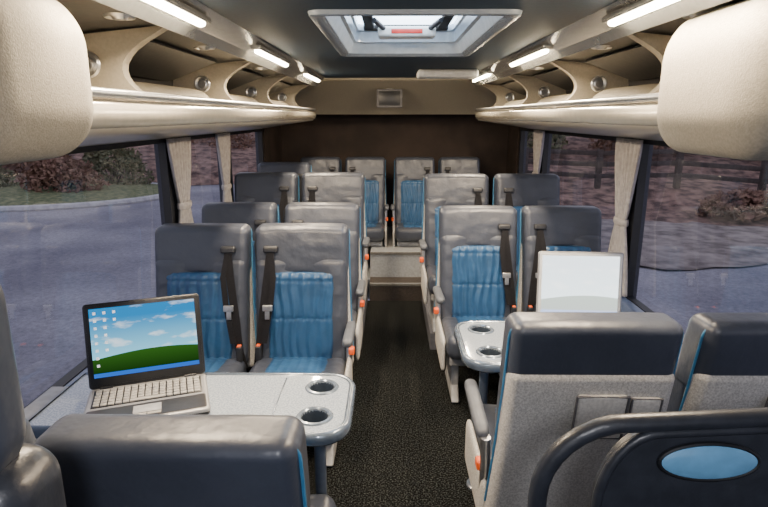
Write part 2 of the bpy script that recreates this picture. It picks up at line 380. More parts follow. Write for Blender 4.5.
place(protoLA, 0.526, 1.51, 0, PI, 'grey backed seat seen from behind, in front of the pale laptop by the aisle', G2)
place(protoLW, 1.063, 1.51, 0, PI, 'grey backed window seat seen from behind, at the right edge', G2)

# driver's seat
t = thing('driver_seat', 'tall dark driver seat with rounded headrest at the near left edge', 'seat', (-0.725, 0.60, 0.0))
bm = BM(); rbox(bm, (0, 0, 1.33), (0.45, 0.12, 0.33), (0.09, 0.05, 0.09), nr=6); obj('headrest', bm, 'leather', t)
bm = BM(); rbox(bm, (0, 0.01, 0.86), (0.49, 0.13, 0.70), (0.05, 0.05, 0.05), nr=5); obj('backrest', bm, 'guard', t)
bm = BM(); rbox(bm, (0, -0.25, 0.47), (0.46, 0.48, 0.14), 0.06); obj('seat_cushion', bm, 'guard', t)
bm = BM(); rbox(bm, (0, -0.2, 0.2), (0.34, 0.34, 0.40), 0.03); obj('seat_base', bm, 'base', t)

# ------------------------------------------------------------------ tables
def make_table(xw, xa, y0, y1, zt, label):
    s = 1 if xa > xw else -1
    t = thing('fold_table', label, 'table', ((xw + xa) / 2, (y0 + y1) / 2, 0)); ox, oy = (xw + xa) / 2, (y0 + y1) / 2
    def outline(e):
        r = 0.085 + e
        X = xa + s * e
        pts = [(xw, y0 - e * 0.4 + 0.03), (xa - s * 0.36, y0 - e * 0.4 + 0.03), (xa - s * 0.30, y0 - e)]
        c0 = (X - s * r, y0 - e + r); c1 = (X - s * r, y1 + e - r)
        pts += [(c0[0] + s * r * math.sin(k * PI / 16), c0[1] - r * math.cos(k * PI / 16)) for k in range(9)]
        pts += [(c1[0] + s * r * math.cos(k * PI / 16), c1[1] + r * math.sin(k * PI / 16)) for k in range(9)]
        pts += [(xw, y1 + e)]
        return [(p[0] - ox, p[1] - oy) for p in pts]
    cups = [((xa - s * 0.10) - ox, y1 - 0.095 - oy), ((xa - s * 0.10) - ox, y0 + 0.10 - oy)]
    bm = BM()
    def loop(P):
        v = [bm.verts.new((p[0], p[1], zt)) for p in P]
        return v, [bm.edges.new((v[i], v[(i + 1) % len(v)])) for i in range(len(v))]
    o_, oe = loop(outline(0)); es = list(oe)
    for c in cups:
        cv, ce = loop([(c[0] + 0.042 * math.cos(2 * PI * k / 28), c[1] + 0.042 * math.sin(2 * PI * k / 28)) for k in range(28)]); es += ce
    r = bmesh.ops.triangle_fill(bm, edges=es, use_beauty=True)
    fs = [g for g in r['geom'] if isinstance(g, bmesh.types.BMFace)]
    ex = bmesh.ops.extrude_face_region(bm, geom=fs)
    bmesh.ops.translate(bm, vec=(0, 0, -0.025), verts=[g for g in ex['geom'] if isinstance(g, bmesh.types.BMVert)])
    obj('tabletop', bm, 'table', t, angle=30)
    bm = BM()
    sec = [(-0.006, 0.001), (0.0, 0.005), (0.010, 0.004), (0.017, -0.006), (0.017, -0.028), (0.008, -0.038), (-0.02, -0.038)]
    rows = []
    for (e, dz) in sec:
        rows.append([bm.verts.new((p[0], p[1], zt + dz)) for p in outline(0.0 + e)])
    for A, B in zip(rows, rows[1:]):
        for k in range(len(A)): bm.faces.new((A[k], A[(k + 1) % len(A)], B[(k + 1) % len(A)], B[k]))
    obj('edge_rim', bm, 'rim', t, angle=50)
    for c in cups:
        bm = BM(); lathe(bm, [(0.0425, 0.001), (0.048, 0.006), (0.055, 0.005), (0.059, 0.0005)], (c[0], c[1], zt))
        for f in [f for f in bm.faces if len(f.verts) > 4]: bm.faces.remove(f)
        rg = obj('cup_ring', bm, 'tray', t)
        bm = BM(); lathe(bm, [(0.036, -0.075), (0.040, -0.03), (0.0425, 0.002)], (c[0], c[1], zt)); obj('cup_well', bm, 'well', rg)
    bm = BM(); xx = xa - s * 0.235 - ox
    rbox(bm, (xx, 0, zt + 0.0012), (0.005, (y1 - y0) * 0.86, 0.003), 0.001, nr=1, nm=1); obj('inlay_strip', bm, 'rim', t)
    bm = BM(); lx = xa - s * 0.17 - ox; ly = 0
    lx = xa - s * 0.10 - ox; ly = 0.002
    tube(bm, [(lx, ly, 0.0), (lx, ly, zt - 0.03)], 0.020, 14); lathe(bm, [(0.055, 0.0), (0.055, 0.008), (0.03, 0.02), (0.02, 0.03)], (lx, ly, 0)); obj('leg', bm, 'legmat', t)
    bm = BM(); rbox(bm, (xw - s * (1.262 - abs(xw)) / 2 - ox, 0, zt - 0.06), (1.275 - abs(xw), 0.30, 0.07), 0.008); obj('wall_bracket', bm, 'base', t)
    return t
ZT = 0.70
make_table(-1.165, -0.185, 1.49, 1.88, ZT, 'pale grey table with two cup holders left of the aisle, under the open wallpaper laptop')
make_table(1.165, 0.255, 1.99, 2.43, ZT, 'pale grey table with two cup holders right of the aisle, under the pale laptop')

# ------------------------------------------------------------------ laptops
def laptop(label, x, y, rz, lid_h, w, d, tilt, smat, lidmat, icons):
    t = thing('laptop', label, 'laptop', (x, y, ZT + 0.006), rz)
    bm = BM(); rbox(bm, (0, 0, 0.019), (w, d, 0.018), (0.012, 0.012, 0.008)); obj('base', bm, 'laptop', t)
    bm = BM(); rbox(bm, (0, 0, 0.007), (w * 0.985, d * 0.985, 0.014), (0.01, 0.01, 0.005)); obj('underside', bm, 'lapblack', t)
    zz = 0.0285
    bm = BM(); rbox(bm, (0, 0.045, zz), (w * 0.90, d * 0.46, 0.003), 0.001, nr=1, nm=1); kb = obj('keyboard_bed', bm, 'lapblack', t)
    bm = BM(); kw = w * 0.88 / 15; kh = d * 0.44 / 6
    for r_ in range(6):
        for c in range(15):
            if r_ == 0 and 4 < c < 10: continue
            rbox(bm, (-w * 0.44 + kw * (c + 0.5), 0.045 - d * 0.22 + kh * (r_ + 0.5), zz + 0.003), (kw * 0.82, kh * 0.80, 0.004), 0.0012, nr=1, nm=1)
    rbox(bm, (-w * 0.44 + kw * 7.5, 0.045 - d * 0.22 + kh * 0.5, zz + 0.003), (kw * 4.9, kh * 0.80, 0.004), 0.0012, nr=1, nm=1)
    obj('keys', bm, 'keys', kb)
    bm = BM(); rbox(bm, (0, -d * 0.29, zz), (w * 0.95, d * 0.35, 0.002), (0.008, 0.008, 0.0009), nr=2, nm=1); pr = obj('palm_rest', bm, 'palm', t)
    bm = BM(); rbox(bm, (0, -d * 0.27, zz + 0.0015), (w * 0.22, d * 0.18, 0.0025), 0.001, nr=1, nm=1); obj('touchpad', bm, 'base', pr)
    for s in (-1, 1):
        bm = BM(); rbox(bm, (s * w * 0.056, -d * 0.40, zz + 0.0015), (w * 0.105, d * 0.05, 0.003), 0.001, nr=1, nm=1); obj('mouse_button', bm, 'keys', pr)
    bm = BM(); rbox(bm, (0, 0, lid_h / 2), (w, 0.012, lid_h), (0.012, 0.005, 0.012)); lid = obj('lid', bm, lidmat, t)
    lid.location = (0, d / 2 - 0.008, 0.028); lid.rotation_euler = (-tilt, 0, 0)
    bm = BM(); rbox(bm, (0, -0.0068, lid_h / 2 + 0.002), (w * 0.965, 0.002, lid_h * 0.94), 0.0009, nr=1, nm=1); obj('bezel', bm, 'lapblack' if icons else 'white', lid)
    bm = BM(); a, b0, b1 = w * 0.450, lid_h * (0.13 if icons else 0.09), lid_h * 0.940
    v = [bm.verts.new(p) for p in ((-a, -0.0082, b0), (a, -0.0082, b0), (a, -0.0082, b1), (-a, -0.0082, b1))]; bm.faces.new(v); obj('display', bm, smat, lid, smooth=False)
    if icons:
        for c in range(3):
            for r_ in range((8, 6, 2)[c]):
                bm = BM(); cx, cz = -a + 0.016 + c * 0.030, b1 - 0.016 - r_ * 0.025
                v = [bm.verts.new(p) for p in ((cx - .0045, -0.0088, cz - .0045), (cx + .0045, -0.0088, cz - .0045), (cx + .0045, -0.0088, cz + .0045), (cx - .0045, -0.0088, cz + .0045))]; bm.faces.new(v)
                obj('desktop_icon', bm, 'icon', lid, smooth=False)
    for s in (-1, 1):
        bm = BM(); tube(bm, [(s * w * 0.36 - 0.02, d / 2 - 0.008, 0.028), (s * w * 0.36 + 0.02, d / 2 - 0.008, 0.028)], 0.008, 10); obj('hinge', bm, 'lapblack', t)
    return t
laptop('open silver laptop showing blue sky and green hill, keyboard visible', -0.830, 1.640, math.radians(21), 0.285, 0.37, 0.265, math.radians(14), 'screen', 'lapblack', True)
laptop('open laptop with pale washed-out screen, half hidden behind grey seat back', 0.785, 2.25, math.radians(-4), 0.305, 0.37, 0.27, math.radians(8), 'screen2', 'laptop', False)

# ------------------------------------------------------------------ bus shell
W = 1.28; YF, YR = 0.35, 6.35; H = 1.95
bm = BM(); box(bm, -W, W, -0.9, 4.81, -0.06, 0); struct('floor', bm, 'carpet', label='dark speckled carpet of the aisle')
bm = BM(); box(bm, -0.23, 0.26, 4.81, 5.04, -0.06, 0.155); struct('step_lower', bm, 'stepdark', label='lower brown step at the end of the aisle')
bm = BM(); box(bm, -W, W, 5.04, YR, -0.06, 0.134); box(bm, -0.23, 0.26, 5.04, YR, 0.134, 0.385); struct('floor_rear', bm, 'step', label='raised grey floor at the rear')
bm = BM(); box(bm, -0.23, 0.26, 4.80, 4.845, 0.140, 0.160); struct('trim_1', bm, 'silver', label='metal nosing of the lower step')
bm = BM(); box(bm, -0.23, 0.26, 5.03, 5.06, 0.372, 0.39); struct('trim_2', bm, 'silver', label='metal nosing of the upper step')
for nm, a, b_ in (('platform_left', -W, -0.25), ('platform_right', 0.24, W)):
    bm = BM(); box(bm, a, b_, 3.72, 5.04, 0.0, 0.124); struct(nm, bm, 'wall', label='raised plinth under the rear seats')

ZS, ZW = 0.62, 1.50
def side(s, bays, name):
    bm = BM(); x0, x1 = (s * W, s * (W + 0.06))
    a, b_ = min(x0, x1), max(x0, x1)
    box(bm, a, b_, -0.9, YR, -0.06, ZS); box(bm, a, b_, -0.9, YR, ZW, 2.0)
    prev = -0.9
    for (y0, y1) in bays: box(bm, a, b_, prev, y0, ZS, ZW); prev = y1
    box(bm, a, b_, prev, YR, ZS, ZW)
    struct('wall_' + name, bm, 'pillar')
L_bays = [(0.30, 3.10), (3.20, 4.22), (4.32, 5.45)]
R_bays = [(0.30, 3.02), (3.14, 4.92), (5.02, 5.80)]
side(-1, L_bays, 'left'); side(1, R_bays, 'right')
bm = BM(); box(bm, -W, W, -0.96, -0.9, -0.06, 0.85); box(bm, -W, W, -0.96, -0.9, 1.85, 2.0)
box(bm, -W, -W + 0.1, -0.96, -0.9, 0.85, 1.85); box(bm, W - 0.1, W, -0.96, -0.9, 0.85, 1.85)
struct('wall_front', bm, 'pillar', label='front end of the bus around the windscreen')
wn = 1
for s, bays in ((-1, L_bays), (1, R_bays)):
    for (y0, y1) in bays:
        bm = BM(); x = s * (W + 0.035)
        bm.faces.new([bm.verts.new(p) for p in ((x, y0, ZS), (x, y1, ZS), (x, y1, ZW), (x, y0, ZW))])
        w = struct('window_%d' % wn, bm, 'glass', label='side window of the bus')
        bm = BM(); xa, xb = sorted((s * (W - 0.012), s * (W + 0.03))); r = 0.022
        box(bm, xa, xb, y0 - r, y0 + r, ZS - r, ZW + r); box(bm, xa, xb, y1 - r, y1 + r, ZS - r, ZW + r)
        box(bm, xa, xb, y0 + r, y1 - r, ZS - r, ZS + r); box(bm, xa, xb, y0 + r, y1 - r, ZW - r, ZW + r)
        struct('window_frame', bm, 'gasket', w); wn += 1
for s, nm in ((-1, 'left'), (1, 'right')):
    bm = BM(); rbox(bm, (s * (W - 0.05), 2.7, ZS - 0.035), (0.10, 5.0, 0.12), 0.035, nm=1)
    struct('trim_sill_' + nm, bm, 'sill', smooth=True, label='blue grey sill ledge below the side windows')
hx0, hx1, hy0, hy1 = -0.28, 0.34, 1.95, 3.20
bm = BM(); CW = 0.62
box(bm, -CW, CW, -0.9, hy0, H, H + 0.05); box(bm, -CW, CW, hy1, 5.25, H, H + 0.05)
box(bm, -CW, hx0, hy0, hy1, H, H + 0.05); box(bm, hx1, CW, hy0, hy1, H, H + 0.05)
struct('ceiling', bm, 'ceil')
for s, nm in ((-1, 'left'), (1, 'right')):
    bm = BM(); prof = [(s * CW, H + 0.05), (s * CW, H), (s * 0.70, H - 0.045), (s * 0.725, H - 0.075), (s * 0.735, H - 0.045), (s * 0.735, H + 0.05)]
    extrude_y(bm, prof, -0.9, 5.3); struct('ceiling_trim_' + nm, bm, 'silver', label='silver cove strip between ceiling and luggage rack')
    bm = BM(); prof = [(s * 0.735, H + 0.05), (s * 0.735, H - 0.045), (s * (W + .02), H - 0.09), (s * (W + .02), H + 0.05)]
    extrude_y(bm, prof, -0.9, 5.3); struct('ceiling_side_' + nm, bm, 'cove', label='dark grey panel above the luggage rack')
bm = BM()
prof = [(5.22, H + 0.03), (5.22, H - 0.02), (5.5, H - 0.10), (5.80, 1.69), (5.86, 1.635), (5.90, 1.635), (5.95, 2.0)]
A = [bm.verts.new((-W, y, z)) for y, z in prof]; B = [bm.verts.new((W, y, z)) for y, z in prof]
for i in range(len(prof)): bm.faces.new((A[i], A[(i + 1) % len(prof)], B[(i + 1) % len(prof)], B[i]))
bm.faces.new(A[::-1]); bm.faces.new(B)
struct('ceiling_rear', bm, 'beige_d', smooth=True, label='beige sloping panel above the rear row')
bm = BM(); box(bm, -W, W, YR, YR + 0.05, -0.06, 2.0); box(bm, -W, W, 5.9, YR, 1.64, 1.70)
box(bm, -W + .001, -W + .02, 5.5, YR, .16, 1.64); box(bm, W - .02, W - .001, 5.84, YR, .16, 1.64)
struct('wall_rear', bm, 'rear', label='dark brown rear wall')

# roof hatch
t = thing('roof_hatch', 'roof hatch glowing with daylight in a pale frame in the ceiling', 'hatch', ((hx0 + hx1) / 2, (hy0 + hy1) / 2, H))
hw, hd = (hx1 - hx0) / 2, (hy1 - hy0) / 2
def ringmesh(secs):
    bm = BM(); rows = []
    for (e, z) in secs:
        X, Y = hw + e, hd + e; r = 0.05
        P = []
        for (cx, cy, a0) in ((X - r, Y - r, 0), (-X + r, Y - r, 90), (-X + r, -Y + r, 180), (X - r, -Y + r, 270)):
            P += [(cx + r * math.cos(math.radians(a0 + 15 * k)), cy + r * math.sin(math.radians(a0 + 15 * k))) for k in range(7)]
        rows.append([bm.verts.new((x, y, z)) for x, y in P])
    for A, B in zip(rows, rows[1:]):
        for k in range(len(A)): bm.faces.new((A[k], A[(k + 1) % len(A)], B[(k + 1) % len(A)], B[k]))
    return bm
obj('frame', ringmesh(((0.012, -0.003), (-0.01, -0.003), (-0.035, 0.045), (-0.050, 0.050), (-0.055, 0.10), (-0.065, 0.105), (-0.065, 0.14))), 'frame', t)
obj('lip', ringmesh(((0.040, -0.001), (0.036, -0.014), (0.018, -0.018), (0.0, -0.012), (-0.008, 0.0))), 'hatchlip', t)
bm = BM(); box(bm, -hw + 0.04, hw - 0.04, -hd + 0.04, hd - 0.04, 0.135, 0.145); obj('glass_panel', bm, 'hatch', t, smooth=False)
bm = BM()
for s in (-1, 1): rbox(bm, (s * hw * 0.60, 0.05, 0.115), (0.05, hd * 1.6, 0.025), 0.008)
rbox(bm, (0, hd * 0.80, 0.11), (hw * 1.4, 0.05, 0.025), 0.008); obj('cross_bars', bm, 'rackdark', t)
for s in (-1, 1):
    bm = BM(); tube(bm, [(s * hw * 0.5, hd * 0.30, 0.10), (s * hw * 0.30, hd * 0.55, 0.07)], 0.012, 10); obj('stay_arm', bm, 'plastic', t)
bm = BM(); rbox(bm, (0, hd * 0.55, 0.065), (0.28, 0.11, 0.05), 0.015); hb = obj('release_handle', bm, 'white', t)
bm = BM(); rbox(bm, (0, hd * 0.55 - 0.056, 0.065), (0.15, 0.004, 0.02), 0.001, nr=1, nm=1); obj('red_strip', bm, 'redstrip', hb)

t = thing('ceiling_air_vent', 'flat white vent box on the ceiling right of the aisle', 'vent', (0.37, 4.35, H - 0.03))
bm = BM(); rbox(bm, (0, 0, 0), (0.44, 0.26, 0.055), (0.02, 0.03, 0.02)); obj('housing', bm, 'white', t)
bm = BM()
for k in range(5): rbox(bm, (0, -0.131, -0.014 + k * 0.007), (0.36, 0.004, 0.003), 0.001, nr=1, nm=1)
obj('louvre', bm, 'base', t)
t = thing('monitor', 'small dark monitor hanging on the beige panel above the rear row', 'monitor', (-0.055, 5.42, 1.80))
bm = BM(); rbox(bm, (0, 0.02, -0.02), (0.24, 0.06, 0.17), 0.012); obj('casing', bm, 'edging', t)
bm = BM(); rbox(bm, (0, -0.012, -0.02), (0.20, 0.004, 0.13), 0.0015, nr=1, nm=1); obj('screen', bm, 'lapblack', t)
bm = BM(); rbox(bm, (0, 0.03, 0.10), (0.06, 0.03, 0.10), 0.006); obj('mount', bm, 'base', t)

# ------------------------------------------------------------------ luggage racks
ZRK = 1.625
def rack(s, name, label, y_end):
    t = thing('luggage_rack', label, 'luggage rack', (0, 0, 0))
    bm = BM()
    prof = [(s * 0.75, ZRK - 0.03), (s * 0.76, ZRK - 0.045), (s * 1.0, 1.545), (s * 1.279, 1.50), (s * 1.279, 1.535), (s * 1.0, 1.58), (s * 0.78, ZRK - 0.005)]
    extrude_y(bm, prof, y_end, 5.3); obj('shelf', bm, 'beige_l', t, angle=60)
    bm = BM(); pts = [(s * 0.755, y_end, ZRK), (s * 0.755, 5.3, ZRK)]
    tube(bm, pts, 0, 16, flat=(0.022, 0.036)); obj('front_rail', bm, 'railm', t)
    bm = BM(); tube(bm, [(s * 0.745, y_end, ZRK + 0.050), (s * 0.745, 5.3, ZRK + 0.050)], 0.012, 10); obj('grab_rail', bm, 'chrome', t)
    bm = BM(); extrude_y(bm, [(s * 1.20, 1.53), (s * 1.275, 1.53), (s * 1.275, 1.88), (s * 1.16, 1.88)], y_end, 5.3); obj('back_panel', bm, 'rackdark', t)
    o_ = 0.15 if s > 0 else 0
    for (a, b_) in ((2.04 + o_, 2.90), (3.18, 3.94), (4.24, 5.08)):
        bm = BM(); rbox(bm, (s * 1.02, (a + b_) / 2, 1.675), (0.22, b_ - a, 0.14), (0.09, 0.16, 0.065), nr=6, nm=2); obj('padded_bin', bm, 'beige', t)
        bm = BM(); extrude_y(bm, [(s * 1.14, 1.785), (s * 0.90, 1.875), (s * 0.905, 1.885), (s * 1.15, 1.80)], a + 0.02, b_ - 0.02); obj('flap', bm, 'cove', t)
    for yb in (1.90 + o_, 3.03, 4.08, 5.22):
        bm = BM()
        prof = [(0.765, 1.63), (0.80, 1.60), (1.19, 1.56), (1.19, 1.855), (0.75, 1.90)]
        prof += [(0.75 + 0.16 * math.sin(k * PI / 12) ** 0.8, 1.890 - 0.25 * k / 12) for k in range(1, 12)]
        extrude_y(bm, [(s * x, z) for x, z in prof], yb - 0.022, yb + 0.022)
        br = obj('bracket', bm, 'bracket', t, angle=50)
        bm = BM()
        lathe(bm, [(0.0, -0.010), (0.020, -0.010), (0.024, 0.0), (0.036, -0.006), (0.042, 0.0)], (0, 0, 0), 24)
        for v in bm.verts: x_, y_, z_ = v.co; v.co = (s * 1.02 + x_, yb - 0.023 + z_, 1.78 + y_)
        obj('round_vent', bm, 'chrome', br)
    if s < 0:
        bm = BM(); rbox(bm, (s * 1.0, 1.16, 1.705), (0.56, 0.46, 0.36), (0.11, 0.12, 0.12), nr=7, nm=2); obj('end_housing', bm, 'housing', t)
    else:
        bm = BM(); rbox(bm, (s * 0.985, 1.46, 1.70), (0.56, 0.52, 0.36), (0.07, 0.12, 0.12), nr=7, nm=2); obj('end_housing', bm, 'housing', t)
    for k, yy in enumerate((1.7, 2.45, 3.5)):
        bm = BM(); lathe(bm, [(0.0, -0.012), (0.018, -0.012), (0.026, -0.002), (0.040, -0.008), (0.046, 0.0)], (0, 0, 0), 20)
        o = obj('air_nozzle', bm, 'chrome', t); o.location = (s * 0.82, yy, H - 0.052)
    return t
rack(-1, 'left', 'beige overhead luggage rack along the left windows', 1.25)
rack(1, 'right', 'beige overhead luggage rack along the right windows', 1.48)

for s, sn in ((-1, 'left'), (1, 'right')):
    for y, q in ((1.55, 'nearest'), (3.05, 'middle'), (4.55, 'farthest')):
        t = thing('ceiling_lamp', '%s of the three bright strip lamps on the %s ceiling edge' % (q, sn), 'lamp', (s * 0.655, y, H - 0.035), group='strip lamps along the ceiling edges')
        bm = BM(); rbox(bm, (0, 0, 0.006), (0.045, 0.80, 0.022), 0.008, nm=1); obj('fitting', bm, 'silver', t)
        bm = BM(); rbox(bm, (0, 0, -0.008), (0.030, 0.74, 0.022), (0.014, 0.02, 0.010), nm=1); obj('diffuser', bm, 'lamp', t)
        la = bpy.data.lights.new('lamp_light', 'AREA'); la.shape = 'RECTANGLE'; la.size = 0.05; la.size_y = 0.7; la.energy = 29 if y < 4 else 17; la.color = (1, 0.78, 0.54)
        lo = bpy.data.objects.new('lamp_light', la); C.objects.link(lo); lo.location = (s * 0.655, y, H - 0.058); lo.rotation_euler = (0, s * math.radians(15), 0)
la = bpy.data.lights.new('front_fill_light', 'AREA'); la.shape = 'DISK'; la.size = 0.22; la.energy = 16; la.color = (0.95, 0.95, 1.0)  # added fill behind the camera to lift the near seats, no fitting
lo = bpy.data.objects.new('front_fill_light', la); C.objects.link(lo); lo.location = (0, -0.45, H - 0.05); lo.rotation_euler = (math.radians(38), 0, 0)

# ------------------------------------------------------------------ curtains
def curtain(s, y0, y1, ztie, label, zb=0.66):
    t = thing('curtain', label, 'curtain', (s * (W - 0.040), (y0 + y1) / 2, 0), group='pale window curtains'); wd = y1 - y0
    bm = BM(); NZ, NY = 40, 44; g = []
    for i in range(NZ + 1):
        z = zb + (1.50 - zb) * i / NZ; d = abs(z - ztie)
        q = 0.36 + 0.64 * min(1, (d / 0.42)) ** 0.8
        row = []
        for j in range(NY + 1):
            u = j / NY
            yy = (u - 0.5) * wd * q
            xx = -s * (0.016 * (0.5 + q / 2)) * math.sin(u * 7 * 2 * PI + 0.6 * math.sin(z * 6))
            row.append(bm.verts.new((xx, yy, z)))
        g.append(row)
    for i in range(NZ):
        for j in range(NY): bm.faces.new((g[i][j], g[i][j + 1], g[i + 1][j + 1], g[i + 1][j]))
    o = obj('cloth', bm, 'curtain', t, angle=180)
    md = o.modifiers.new('thick', 'SOLIDIFY'); md.thickness = 0.003
    bm = BM(); n = 20
    tube(bm, [(0.024 * math.cos(2 * PI * k / n), wd * 0.21 * math.sin(2 * PI * k / n), ztie) for k in range(n)], 0, 8, closed=True, flat=(0.006, 0.02)); obj('tieback', bm, 'curtain', t)
curtain(-1, 3.02, 3.40, 1.12, 'pale curtain tied back at the first left window pillar')
curtain(-1, 3.90, 4.24, 1.12, 'pale curtain tied back at the second left window pillar', 0.9)
curtain(1, 2.92, 3.26, 1.05, 'pale curtain tied back beside the right window seats')
curtain(1, 4.80, 5.15, 1.12, 'pale curtain at the rear right window pillar')

# ------------------------------------------------------------------ front guard panel
t = thing('guard_panel', 'dark rail framed guard panel with a blue oval plaque in the near right corner', 'panel', (0.6, 0.86, -0.018))
def gp(e):
    pts = [(-0.39 + e, 0.45), (-0.385 + e, 0.98)]
    pts += [(-0.385 + e + (0.15 - e * .4) * (1 - math.cos(a)), 0.98 + (0.145 - e) * math.sin(a)) for a in [k * PI / 16 for k in range(1, 9)]]
    pts += [(0.1, 1.143 - e), (0.42, 1.146 - e)]
    return pts
def gpi(e):
    pts = [(-0.292 + e, 0.45), (-0.282 + e, 0.96)]
    pts += [(-0.282 + e + 0.10 * (1 - math.cos(a)), 0.96 + (0.150 - e) * math.sin(a)) for a in [k * PI / 16 for k in range(1, 9)]]
    pts += [(0.1, 1.126 - e), (0.42, 1.130 - e)]
    return pts
bm = BM(); P = gpi(0.0); P = P + [(0.42, 0.45)]
A = [bm.verts.new((x, 0.0, z)) for x, z in P]; B = [bm.verts.new((x, 0.03, z)) for x, z in P]
bm.faces.new(A); bm.faces.new(B[::-1])
for i in range(len(P)): bm.faces.new((A[i], A[(i + 1) % len(P)], B[(i + 1) % len(P)], B[i]))
obj('panel_board', bm, 'guard', t)
bm = BM(); tube(bm, [(x, 0.01, z) for x, z in gp(0.0)], 0.0165, 14); obj('outer_rail', bm, 'guard', t)
bm = BM(); tube(bm, [(x, 0.004, z) for x, z in gpi(0.0)], 0.009, 10); obj('board_rim', bm, 'guard', t)
bm = BM(); n = 40
def ell(a, b_, y): return [bm.verts.new((-0.10 + a * math.cos(2 * PI * k / n), y, 1.060 + b_ * math.sin(2 * PI * k / n))) for k in range(n)]
r0 = ell(0.083, 0.033, 0.0); r1 = ell(0.083, 0.033, -0.006); r2 = ell(0.076, 0.027, -0.010)
for A, B in ((r0, r1), (r1, r2)):
    for k in range(n): bm.faces.new((A[k], A[(k + 1) % n], B[(k + 1) % n], B[k]))
bm.faces.new(r2); pq = obj('plaque', bm, 'plaque', t)
bm = BM(); tube(bm, [(-0.10 + 0.085 * math.cos(2 * PI * k / n), -0.004, 1.060 + 0.035 * math.sin(2 * PI * k / n)) for k in range(n)], 0.004, 8, closed=True); obj('plaque_rim', bm, 'lapblack', pq)
for x in (-0.39, 0.38):
    bm = BM(); tube(bm, [(x, 0.012, 0.018), (x, 0.012, 0.47)], 0.0155, 12); obj('leg', bm, 'plastic', t)

# ------------------------------------------------------------------ outside
GZ = -0.9
bm = BM()
v = [bm.verts.new(p) for p in ((-60, -10, GZ), (60, -10, GZ), (60, 70, GZ), (-60, 70, GZ))]; bm.faces.new(v)
struct('ground_road', bm, 'road', label='grey asphalt road outside the windows')
def terrain(name, fx, label, nx=40, ny=50, m='verge'):
    bm = BM(); g = []
    for i in range(nx + 1):
        g.append([bm.verts.new(fx(i / nx, j / ny)) for j in range(ny + 1)])
    for i in range(nx):
        for j in range(ny): bm.faces.new((g[i][j], g[i + 1][j], g[i + 1][j + 1], g[i][j + 1]))
    return struct(name, bm, m, smooth=True, label=label)
def nz(x, y, s=0.4): return noise.noise(Vector((x * s, y * s, 3.1)))
def by0(x): return 13.6 - 0.30 * (x - 6) + 0.5 * nz(x, 0, 0.3)
def rbz(x, y):
    u = max(0, (y - by0(x))) / 20
    return GZ + 0.02 + 4.2 * min(1, u) ** 1.15 + 0.25 * nz(x, y) * min(1, u * 12)
def rb(u, v):
    x = 1.5 + 38 * v; y = by0(x) + 20 * u
    return (x, y, rbz(x, y))
terrain('bank_right', rb, 'russet leaf covered bank outside the right windows')
def rv(u, v):
    x = 3.2 + 36 * v; y = by0(x) + 0.3 - (2.6 + 2.6 * math.sin(x * 0.35) ** 2 + 0.6 * nz(x, 1, 1.5)) * u
    return (x, y, GZ + 0.03 + 0.03 * nz(x, y, 2))
terrain('verge_right', rv, 'rough brown grey verge along the road outside right', 10, 80, 'rough_verge')
def lb(u, v):
    a = math.radians(95 + 75 * v); r = 22 + 22 * u
    x = r * math.cos(a); y = r * math.sin(a)
    return (x, y, GZ + 0.02 + 4.2 * u ** 0.7 + 0.3 * nz(x, y) * min(1, u * 6))
terrain('bank_left', lb, 'brown planted bank far outside the left windows')
def isl(u, v):
    a = 2 * PI * v; return (-11.8 + 4.6 * u * math.cos(a), 18.0 + 3.2 * u * math.sin(a), GZ + 0.12 + 0.25 * (1 - u * u))
terrain('verge_island', isl, 'raised grass island under the left bushes', 8, 40, 'grass')
bm = BM(); tube(bm, [(-11.8 + 4.65 * math.cos(2 * PI * k / 60), 18.0 + 3.25 * math.sin(2 * PI * k / 60), GZ + 0.05) for k in range(60)], 0.11, 8, closed=True); tag(obj('kerb', bm, 'kerb'), 'pale curved kerb around the bushes outside left', 'kerb')

def leafblob(c, r, n, size):
    bm = BM()
    for i in range(n):
        d = Vector((random.gauss(0, 1), random.gauss(0, 1), random.gauss(0, 1))).normalized()
        if d.z < -0.3: d.z = -d.z
        k = (0.72 + 0.30 * random.random()) * (1 + 0.25 * noise.noise(d * 2.2 + Vector(c)))
        p = Vector((c[0] + d.x * r[0] * k, c[1] + d.y * r[1] * k, c[2] + d.z * r[2] * k))
        a = Vector((random.gauss(0, 1), random.gauss(0, 1), random.gauss(0, 1))).normalized(); b = a.orthogonal().normalized()
        s = size * (0.6 + random.random() * 0.8)
        bm.faces.new([bm.verts.new(p + q) for q in (a * s, b * s * 0.5, -a * s, -b * s * 0.5)])
    return bm
def bush(x, y, r, m, label, n=2600, z=None):
    t = thing('bush', label, 'bush', (x, y, GZ if z is None else z), group='bushes outside the windows')
    obj('foliage', leafblob((0, 0, r[2] * 0.35), r, n, 0.075 if z is None else 0.1), m, t, smooth=False)
    bm = BM()
    for k in range(5):
        a = k * 1.3; tube(bm, [(0, 0, 0), (0.5 * r[0] * math.cos(a), 0.5 * r[1] * math.sin(a), r[2] * 0.9)], [0.04, 0.015], 6)
    obj('stems', bm, 'bark', t)
bush(-10.3, 17.4, (1.2, 0.8, 0.95), 'leaf_r', 'low russet bush on the island, nearest the left window')
bush(-13.3, 17.5, (1.3, 0.9, 1.0), 'leaf_g', 'olive bush at the left end of the island')
bush(-9.7, 19.5, (1.2, 0.9, 1.2), 'leaf_g', 'olive bush behind the russet bush outside left')
bush(-12.7, 19.9, (1.5, 0.9, 1.4), 'leaf_r', 'tall russet bush at the back of the island')
bush(-7.6, 25.5, (2.0, 1.2, 1.7), 'leaf_r', 'wide russet bush beyond the road outside left')
bush(-3.2, 26.5, (1.9, 1.2, 1.7), 'leaf_g', 'olive bush beyond the road, seen by the left curtain')
bush(-16.5, 24.8, (2.6, 1.4, 1.8), 'leaf_g', 'wide olive hedge bush far outside left')
